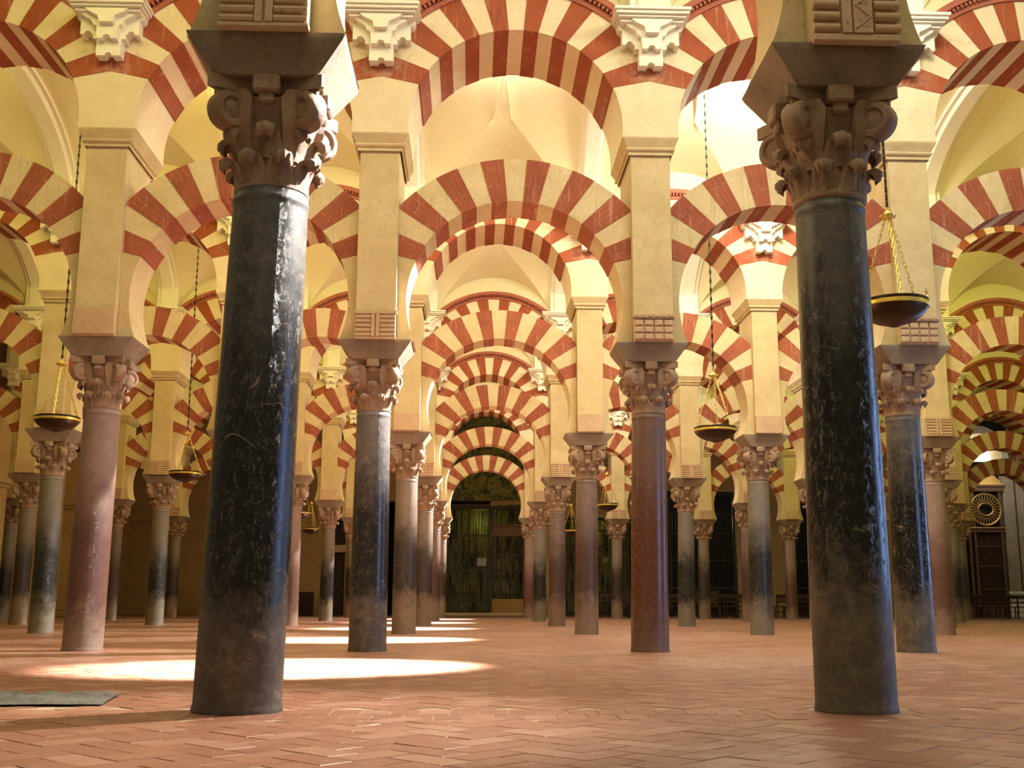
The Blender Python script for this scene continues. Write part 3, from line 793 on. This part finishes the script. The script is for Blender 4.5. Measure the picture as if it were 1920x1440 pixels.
bm = new(); tube(bm, (0, 0, .97), (0, 0, 6.58), .008, 6); chain_bm(bm, (0, 0, .97), (0, 0, 6.58), .075, .005, .014); SUS = done(bm, 'suspension_chain', M['iron'])
LAMPS = [(3.86, 9.85, 3.24, .4, 'hanging brass-rimmed bowl lamp beside the big black column on the right', 1.0),
         (3.78, 17.2, 3.21, 1.2, 'hanging brass-rimmed bowl lamp right of the red-brown column, in front of a striped arch', 1.05),
         (-6.42, 17.2, 3.29, .7, 'hanging brass-rimmed bowl lamp left of the pinkish column', 1.08),
         (-6.32, 24.6, 3.30, .2, 'hanging brass-rimmed bowl lamp just left of the big black left column', 1.1),
         (-4.9, 31.9, 3.02, .5, 'small gold-lit bowl lamp far back, right of the big black left column', 1.0),
         (-5.6, 38.9, 3.02, 1.0, 'lowest small gold-lit bowl lamp far back, left of the dark grey column', .95),
         (3.78, 24.7, 3.31, .9, 'bowl lamp mostly hidden behind the red-brown column', 1.0),
         (3.83, 31.9, 3.30, .1, 'small bowl lamp between the speckled and the red-brown columns', .98),
         (3.4, 38.9, 3.0, .6, 'tiny gold-lit bowl lamp left of the speckled column', .95)]
for x, y, z, rz, lb, sc in LAMPS:
    t = empty('hanging_lamp', (x, y, z), lb, 'lamp', 'hanging bowl lamps', rz); t.scale = (sc, sc, 1)
    for nm in ('bowl', 'brass_rim', 'upper_rim', 'knob'): link(nm, LP[nm], t)
    for k in range(3): link('chain', LP['chain'], t, rot=(0, 0, k*2*PI/3)); link('finial', LP['finial'], t, (.305*math.cos(k*2*PI/3+1), .305*math.sin(k*2*PI/3+1), 0))
    link('suspension_chain', SUS, t)

# ------------------------------------------------------------------ side and back walls
bm = new()
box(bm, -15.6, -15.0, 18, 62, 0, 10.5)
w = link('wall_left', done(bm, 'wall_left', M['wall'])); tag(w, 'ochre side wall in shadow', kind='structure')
for k, y in enumerate((26.0, 33.7, 42.0, 50.0)):
    bm = new(); box(bm, -.5, .55, -.45, .45, 0, 6.0, .02); b2 = new(); box(b2, -.5, .62, -.52, .52, 0, .22, .03); box(b2, -.5, .58, -.48, .48, .22, .34, .03)
    b3 = new(); box(b3, -.5, .64, -.54, .54, 4.0, 4.2, .03); box(b3, -.5, .60, -.5, .5, 3.9, 4.0, .02)
    t = empty('wall_pier', (-14.6, y, 0), 'square ochre wall pier with moulded base, %s from the front along the left wall' % ORD[k], 'pier', 'piers of the left wall')
    link('pier_block', done(bm, 'wall_pier_block', M['wall']), t); link('plinth', done(b2, 'plinth', M['plinth_stone']), t); link('string_course', done(b3, 'string_course', M['wall']), t)
YB = 50.0
def bx(u): return (u-890)/2092.3*YB*1.004+.0      # where a back-wall feature stands along x
def bz(v): return .5642+(1135-v)/2092.3*YB*1.0
bm = new()
ops = sorted([(bx(835), bx(985), 4.9), (bx(1050), bx(1190), 4.4), (bx(1250), bx(1382), 5.6), (bx(1470), bx(1530), 5.2), (bx(618), bx(655), 4.7), (bx(705), bx(745), 5.0), (bx(1785), bx(1925), 9.4)])
x = -16.0
for a, b, h in ops:
    box(bm, x, a, YB, YB+.8, 0, 10.5); box(bm, a, b, YB, YB+.8, h, 10.5); x = b
box(bm, x, 30, YB, YB+.8, 0, 10.5)
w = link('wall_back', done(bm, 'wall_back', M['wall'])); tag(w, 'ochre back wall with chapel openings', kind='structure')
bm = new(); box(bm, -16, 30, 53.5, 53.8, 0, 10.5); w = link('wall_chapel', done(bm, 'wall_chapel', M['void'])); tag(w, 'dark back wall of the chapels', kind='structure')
bm = new(); box(bm, bx(800), bx(1030), YB-.10, YB+.02, 5.05, 9.9); o = link('fresco', done(bm, 'fresco', M['fresco'])); tag(o, 'faded green and yellow fresco above the central chapel grille', 'painting')

def grille(name, label, u0, u1, h, y, mtl, sp=.14, rails=(1.0, 2.3, 3.6), cat='gate', arched=False, cross=False):
    x0, x1 = bx(u0), bx(u1); w = x1-x0; t = empty(name, (x0, y, 0), label, cat)
    bm = new()
    for xx in (0, w-.10): box(bm, xx, xx+.10, -.05, .05, 0, h, .01)
    box(bm, 0, w, -.06, .06, h-.12, h, .01); box(bm, 0, w, -.05, .05, .05, .2, .01)
    link('frame', done(bm, 'frame', mtl), t)
    for z in rails:
        if z < h-.2: bm = new(); box(bm, 0, w, -.035, .035, z, z+.08, .008); link('rail', done(bm, 'rail', mtl), t)
    n = max(2, int(w/sp)); b = new(); tube(b, (0, 0, .1), (0, 0, h-.1), .014, 6); me = done(b, 'bar', mtl)
    for k in range(1, n): link('bar', me, t, (w*k/n, 0, 0))
    return t, w
# central chapel
t, w = grille('iron_gate', 'tall black iron chapel gate under the central aisle arches', 835, 922, 4.8, YB+.1, M['iron'], .13, (.6, 1.9, 3.45))
bm = new(); box(bm, 0, w, -.1, .12, 5.0-.35, 5.05, .02); box(bm, 0, w, -.16, .12, 4.98, 5.05, .01); link('header', done(bm, 'header', M['dark_wood']), t)
t, w = grille('wooden_screen', 'dark wooden screen with ochre base panel, right half of the central chapel', 925, 985, 4.8, YB+.05, M['dark_wood'], .2, (1.9, 2.6))
bm = new(); box(bm, .0, w, -.12, .10, 3.45, 3.95, .02); box(bm, 0, w, -.2, .1, 3.9, 4.0, .02); link('header', done(bm, 'header', M['brown_wood']), t)
bm = new(); box(bm, .02, w-.02, -.16, -.07, .10, .72, .01); link('base_panel', done(bm, 'base_panel', M['ochre_panel']), t)
me = None
for k in range(9):
    if me is None: b = new(); box(b, -.02, .02, -.185, -.155, .14, .68, .006); me = done(b, 'slat', M['gilt'])
    link('slat', me, t, (.1+k*(w-.2)/8, 0, 0))
bm = new(); box(bm, bx(885), bx(985), YB+1.7, YB+1.75, 0, 5.4); box(bm, bx(835), bx(884), YB+1.7, YB+1.75, 0, 5.4)
o = link('altarpiece', done(bm, 'altarpiece', M['panels'])); tag(o, 'olive painted altarpiece panels behind the central iron gate', 'altarpiece')
bm = new(); box(bm, bx(820), bx(995), YB-.5, YB+.0, 0, .13, .015); o = link('chapel_step', done(bm, 'chapel_step', M['upper_stone'])); tag(o, 'pale stone step in front of the central chapel gate', 'step')
bm = new(); box(bm, bx(898), bx(914), YB-.02, YB+.0, bz(1068), bz(1054)); s_ = link('notice', done(bm, 'notice', M['sign'])); tag(s_, 'small pale notice hung on the central iron gate', 'sign')
bm = new()
for k in range(4): box(bm, bx(900)+.0, bx(912), YB-.028, YB-.021, bz(1066)+k*.075, bz(1066)+k*.075+.025)
link('lettering', done(bm, 'lettering', M['iron']), s_)
# right chapels
t, w = grille('iron_gate', 'green-lit iron chapel grille between the speckled and red-brown columns', 1050, 1190, 4.3, YB+.1, M['iron'], .16, (1.0, 3.0, 3.7))
for c_ in (.5, 1.7, 2.9):
    bm = new()
    P = [(c_+.5*math.cos(a), 0, 3.7+.5*math.sin(a)) for a in [PI*q/10 for q in range(11)]]
    for a, b in zip(P, P[1:]): tube(bm, a, b, .03, 6)
    link('brass_arc', done(bm, 'brass_arc', M['gilt']), t)
bm = new(); box(bm, bx(1050), bx(1190), YB+1.7, YB+1.75, 0, 5.0); o = link('altarpiece', done(bm, 'altarpiece', M['panels'])); tag(o, 'olive painted panels behind the grille right of the central chapel', 'altarpiece')
bm = new(); box(bm, bx(1131), bx(1142), YB-.06, YB+.09, bz(1064), bz(1052)); o = link('notice', done(bm, 'notice', M['fresco'])); tag(o, 'small green sign on the chapel grille left of the red-brown column', 'sign')
grille('iron_gate', 'tall iron gate under a striped arch behind the rows of chairs', 1255, 1380, 5.5, YB+.1, M['iron'], .15, (1.2, 2.4, 3.6, 4.5))
grille('iron_gate', 'narrow iron gate left of the big black right column', 1470, 1530, 5.1, YB+.1, M['iron'], .15, (1.2, 2.4, 3.6))
bm = new(); box(bm, bx(1328), bx(1352), YB+3.44, YB+3.52, bz(975), bz(950))
m_, nt_, b_ = mat('lit_window_glass', .4); b_.inputs['Emission Color'].default_value = (1, .78, .5, 1); b_.inputs['Emission Strength'].default_value = 3.0; b_.inputs['Base Color'].default_value = (.8, .7, .5, 1)
M['lit'] = m_
o = link('chapel_window', done(bm, 'chapel_window', M['lit'])); tag(o, 'small bright window behind the tall iron gate', 'window')
# left: dark door with stone lintel and hanging
t = empty('wooden_door', (bx(618), YB-.02, 0), 'dark double door with tan lintel far back, left of the dark grey column', 'door')
bm = new(); box(bm, 0, 1.0, .25, .4, 0, 2.7, .01); link('door_leaf', done(bm, 'door_leaf', M['dark_wood']), t)
bm = new(); box(bm, -.1, 1.0, -.08, .3, 2.72, 3.05, .02); link('lintel', done(bm, 'lintel', M['stone']), t)
bm = new()
for k in range(9): tube(bm, (.06+k*.10, .15, 3.1), (.06+k*.10+.03*math.sin(k), .15, 4.9-.12*k), .075, 8)
link('curtain', done(bm, 'curtain', M['dark_wood'], .6), t)
bm = new(); box(bm, bx(575), bx(603), YB-1.2, YB-.4, .0, .42, .02); box(bm, bx(575), bx(603), YB-.5, YB-.42, .4, 1.0, .02)
o = link('wooden_bench', done(bm, 'bench', M['dark_wood'])); tag(o, 'dark wooden bench against the far back wall, right of the big black left column', 'bench')
# choir doorway far right
X0, X1 = bx(1803), bx(1882); t = empty('choir_doorway', (X0, YB-.3, 0), 'tall carved wooden doorway with a round rosette window, far right', 'doorway')
w = X1-X0
bm = new()
for xx in (0, .28, .52, w-.14): box(bm, xx, xx+.12, -.1, .1, 0, 5.6, .012)
box(bm, -.05, w+.05, -.14, .12, 3.72, 3.92, .02); box(bm, -.1, w+.1, -.2, .12, 5.55, 5.75, .02); box(bm, -.16, w+.16, -.26, .12, 5.75, 5.85, .02); box(bm, 0, w, -.1, .1, 0, .5, .02)
link('frame', done(bm, 'frame', M['brown_wood']), t)
bm = new(); box(bm, .0, w, .12, .2, 0, 5.6); link('backing', done(bm, 'backing', M['void']), t)
bm = new(); tube(bm, (-.1, -.2, 5.8), (w+.1, -.2, 5.8), .03, 6); tube(bm, (-.1, -.2, 3.93), (w+.1, -.2, 3.93), .025, 6); link('gilt_moulding', done(bm, 'gilt_moulding', M['gilt']), t)
bm = new(); frustum(bm, w/2+.1, .2, 5.85, w/2-.45, .1, 6.5, w/2, 0); link('gable', done(bm, 'gable', M['gilt']), t)
cx, cz = w-.78, 4.75
bm = new()
P = [(cx+.70*math.cos(2*PI*q/32), -.12, cz+.70*math.sin(2*PI*q/32)) for q in range(33)]
for a, b in zip(P, P[1:]): tube(bm, a, b, .05, 6)
P = [(cx+.34*math.cos(2*PI*q/24), -.14, cz+.28*math.sin(2*PI*q/24)) for q in range(25)]
for a, b in zip(P, P[1:]): tube(bm, a, b, .045, 6)
ro = link('rosette_ring', done(bm, 'rosette_ring', M['gilt']), t)
b = new(); box(b, .36, .66, -.02, .02, -.02, .02); sme = done(b, 'spoke', M['gilt'])
for k in range(28): link('spoke', sme, ro, (cx, -.12, cz), (0, 2*PI*k/28, 0))
b = new(); tube(b, (0, 0, .5), (0, 0, 3.72), .016, 6); bme = done(b, 'bar', M['brown_wood'])
for k in range(14): link('bar', bme, t, (.66+k*.092, .0, 0))
for z in (1.2, 2.2, 3.1):
    bm = new(); box(bm, .6, w-.1, -.03, .03, z, z+.05); link('rail', done(bm, 'rail', M['brown_wood']), t)
for k, (u0, u1) in enumerate(((1776, 1800), (1886, 1908), (1912, 1936))):
    x0, x1 = bx(u0), bx(u1); t = empty('fluted_pilaster', (x0, YB-.35, 0), 'white fluted stone pilaster, %s of the far right doorway' % ('left', 'just right', 'second right')[k], 'pilaster')
    ww = x1-x0; bm = new(); box(bm, 0, ww, 0, .3, 1.1, 6.6, .01)
    for q in range(4): tube(bm, (ww*(q+.5)/4, 0, 1.15), (ww*(q+.5)/4, 0, 6.5), ww/11, 8)
    link('pilaster_shaft', done(bm, 'pilaster_shaft', M['grey_stone']), t)
    bm = new(); box(bm, -.06, ww+.06, -.08, .3, 0, 1.0, .02); box(bm, -.1, ww+.1, -.12, .3, 1.0, 1.12, .02); link('pedestal', done(bm, 'pedestal', M['white_plaster']), t)
bm = new()
an = [PI*q/16 for q in range(17)]; xm_ = bx(1850)
prism(bm, [(xm_+1.35*math.cos(a), 7.1+1.5*math.sin(a)) for a in an]+[(xm_+1.05*math.cos(a), 7.1+1.15*math.sin(a)) for a in reversed(an)], YB-.2, YB+.9)
o = link('window_1', done(bm, 'window_frame', M['white_plaster'])); tag(o, 'bright white arched window surround above the far right doorway', kind='structure')
bm = new(); prism(bm, [(xm_+1.2*math.cos(a), 7.1+1.3*math.sin(a)) for a in an], YB+1.0, YB+1.1); link('pane', done(bm, 'pane', M['lit']), o)

# ------------------------------------------------------------------ chairs
def chair_meshes():
    r = {}
    b = new(); box(b, -.22, .22, -.21, .21, .43, .47, .012); r['seat'] = done(b, 'seat', M['dark_wood'])
    b = new(); box(b, -.22, .22, .19, .225, .78, .92, .012); box(b, -.2, .2, .195, .22, .60, .66, .008)
    for k in range(4): box(b, -.15+k*.1-.012, -.15+k*.1+.012, .198, .216, .62, .82)
    r['backrest'] = done(b, 'backrest', M['dark_wood'])
    b = new(); tube(b, (0, 0, 0), (0, 0, .44), .016, 6, .02); r['leg'] = done(b, 'leg', M['dark_wood'])
    b = new(); tube(b, (0, 0, 0), (0, 0, .92), .018, 6, .02); r['post'] = done(b, 'leg', M['dark_wood'])
    b = new()
    for s in (-1, 1): tube(b, (s*.2, -.19, .18), (s*.2, .2, .18), .011, 5)
    tube(b, (-.2, -.19, .25), (.2, -.19, .25), .011, 5); r['stretcher'] = done(b, 'stretcher', M['dark_wood'])
    return r
CM = chair_meshes()
def chair(x, y, rz, label, group):
    t = empty('wooden_chair', (x, y, 0), label, 'chair', group, rz)
    link('seat', CM['seat'], t); link('backrest', CM['backrest'], t); link('stretcher', CM['stretcher'], t)
    for s in (-1, 1): link('leg', CM['leg'], t, (s*.2, -.19, 0)); link('leg', CM['post'], t, (s*.2, .205, 0))
def cx_(u, y): return (u-890)/2092.3*y*1.0
ROWL = ['first', 'second', 'third', 'fourth', 'fifth', 'sixth', 'seventh', 'eighth', 'ninth']
for n, u in enumerate((1258, 1345, 1368, 1385, 1458, 1480, 1500, 1519)):
    chair(cx_(u, 44.6)+.03, 44.6+random.uniform(-.1, .1), random.uniform(-.15, .15)+PI, 'dark wooden chair, %s from left in the nearer chair row right of the red-brown column' % ROWL[n], 'chairs in the far rows')
for n, u in enumerate((1262, 1300, 1332, 1362, 1384, 1462, 1490, 1514)):
    chair(cx_(u, 46.4), 46.4, random.uniform(-.15, .15)+PI, 'dark wooden chair, %s from left in the rear chair row right of the red-brown column' % ROWL[n], 'chairs in the far rows')
for n, u in enumerate(range(1796, 1926, 17)):
    chair(cx_(u, 45.3), 45.3+random.uniform(-.1, .1), random.uniform(-.2, .2)+PI, 'dark wooden chair, %s from left before the far right doorway' % ROWL[n], 'chairs before the far right doorway')
chair(cx_(1135, 44.2), 44.2, PI, 'single dark wooden chair right of the speckled column', None)
def bench(u0, u1, y, label):
    x0, x1 = cx_(u0, y), cx_(u1, y); t = empty('wooden_bench', (x0, y, 0), label, 'bench'); w = x1-x0
    bm = new(); box(bm, 0, w, -.2, .2, .42, .47, .01); link('seat', done(bm, 'seat', M['dark_wood']), t)
    bm = new(); box(bm, 0, w, .18, .22, .5, 1.05, .01); link('backrest', done(bm, 'backrest', M['dark_wood']), t)
    for xx in (.05, w/2, w-.05):
        for yy in (-.17, .17): bm = new(); box(bm, xx-.03, xx+.03, yy-.03, yy+.03, 0, .44); link('leg', done(bm, 'leg', M['dark_wood']), t)
bench(1162, 1195, 43.8, 'dark wooden bench just left of the red-brown column')
bench(1306, 1348, 44.0, 'dark wooden bench with a solid back among the far chairs')
# fill lights added inside the far chapels and before the choir doorway
point((bx(905), YB+1.1, 4.2), 12, OLIVE, .3, 'chapel_light'); point((bx(1120), YB+1.1, 4.0), 9, OLIVE, .3, 'chapel_light')
point((bx(1340), YB+1.6, 4.2), 22, DAY, .3, 'chapel_light'); point((bx(1500), YB+1.6, 3.6), 14, DAY, .3, 'chapel_light')
area((bx(1850), YB-2.5, 6.5), (bx(1850), YB+.5, 3.5), 3, 1, 40, DAY, 'choir_light')
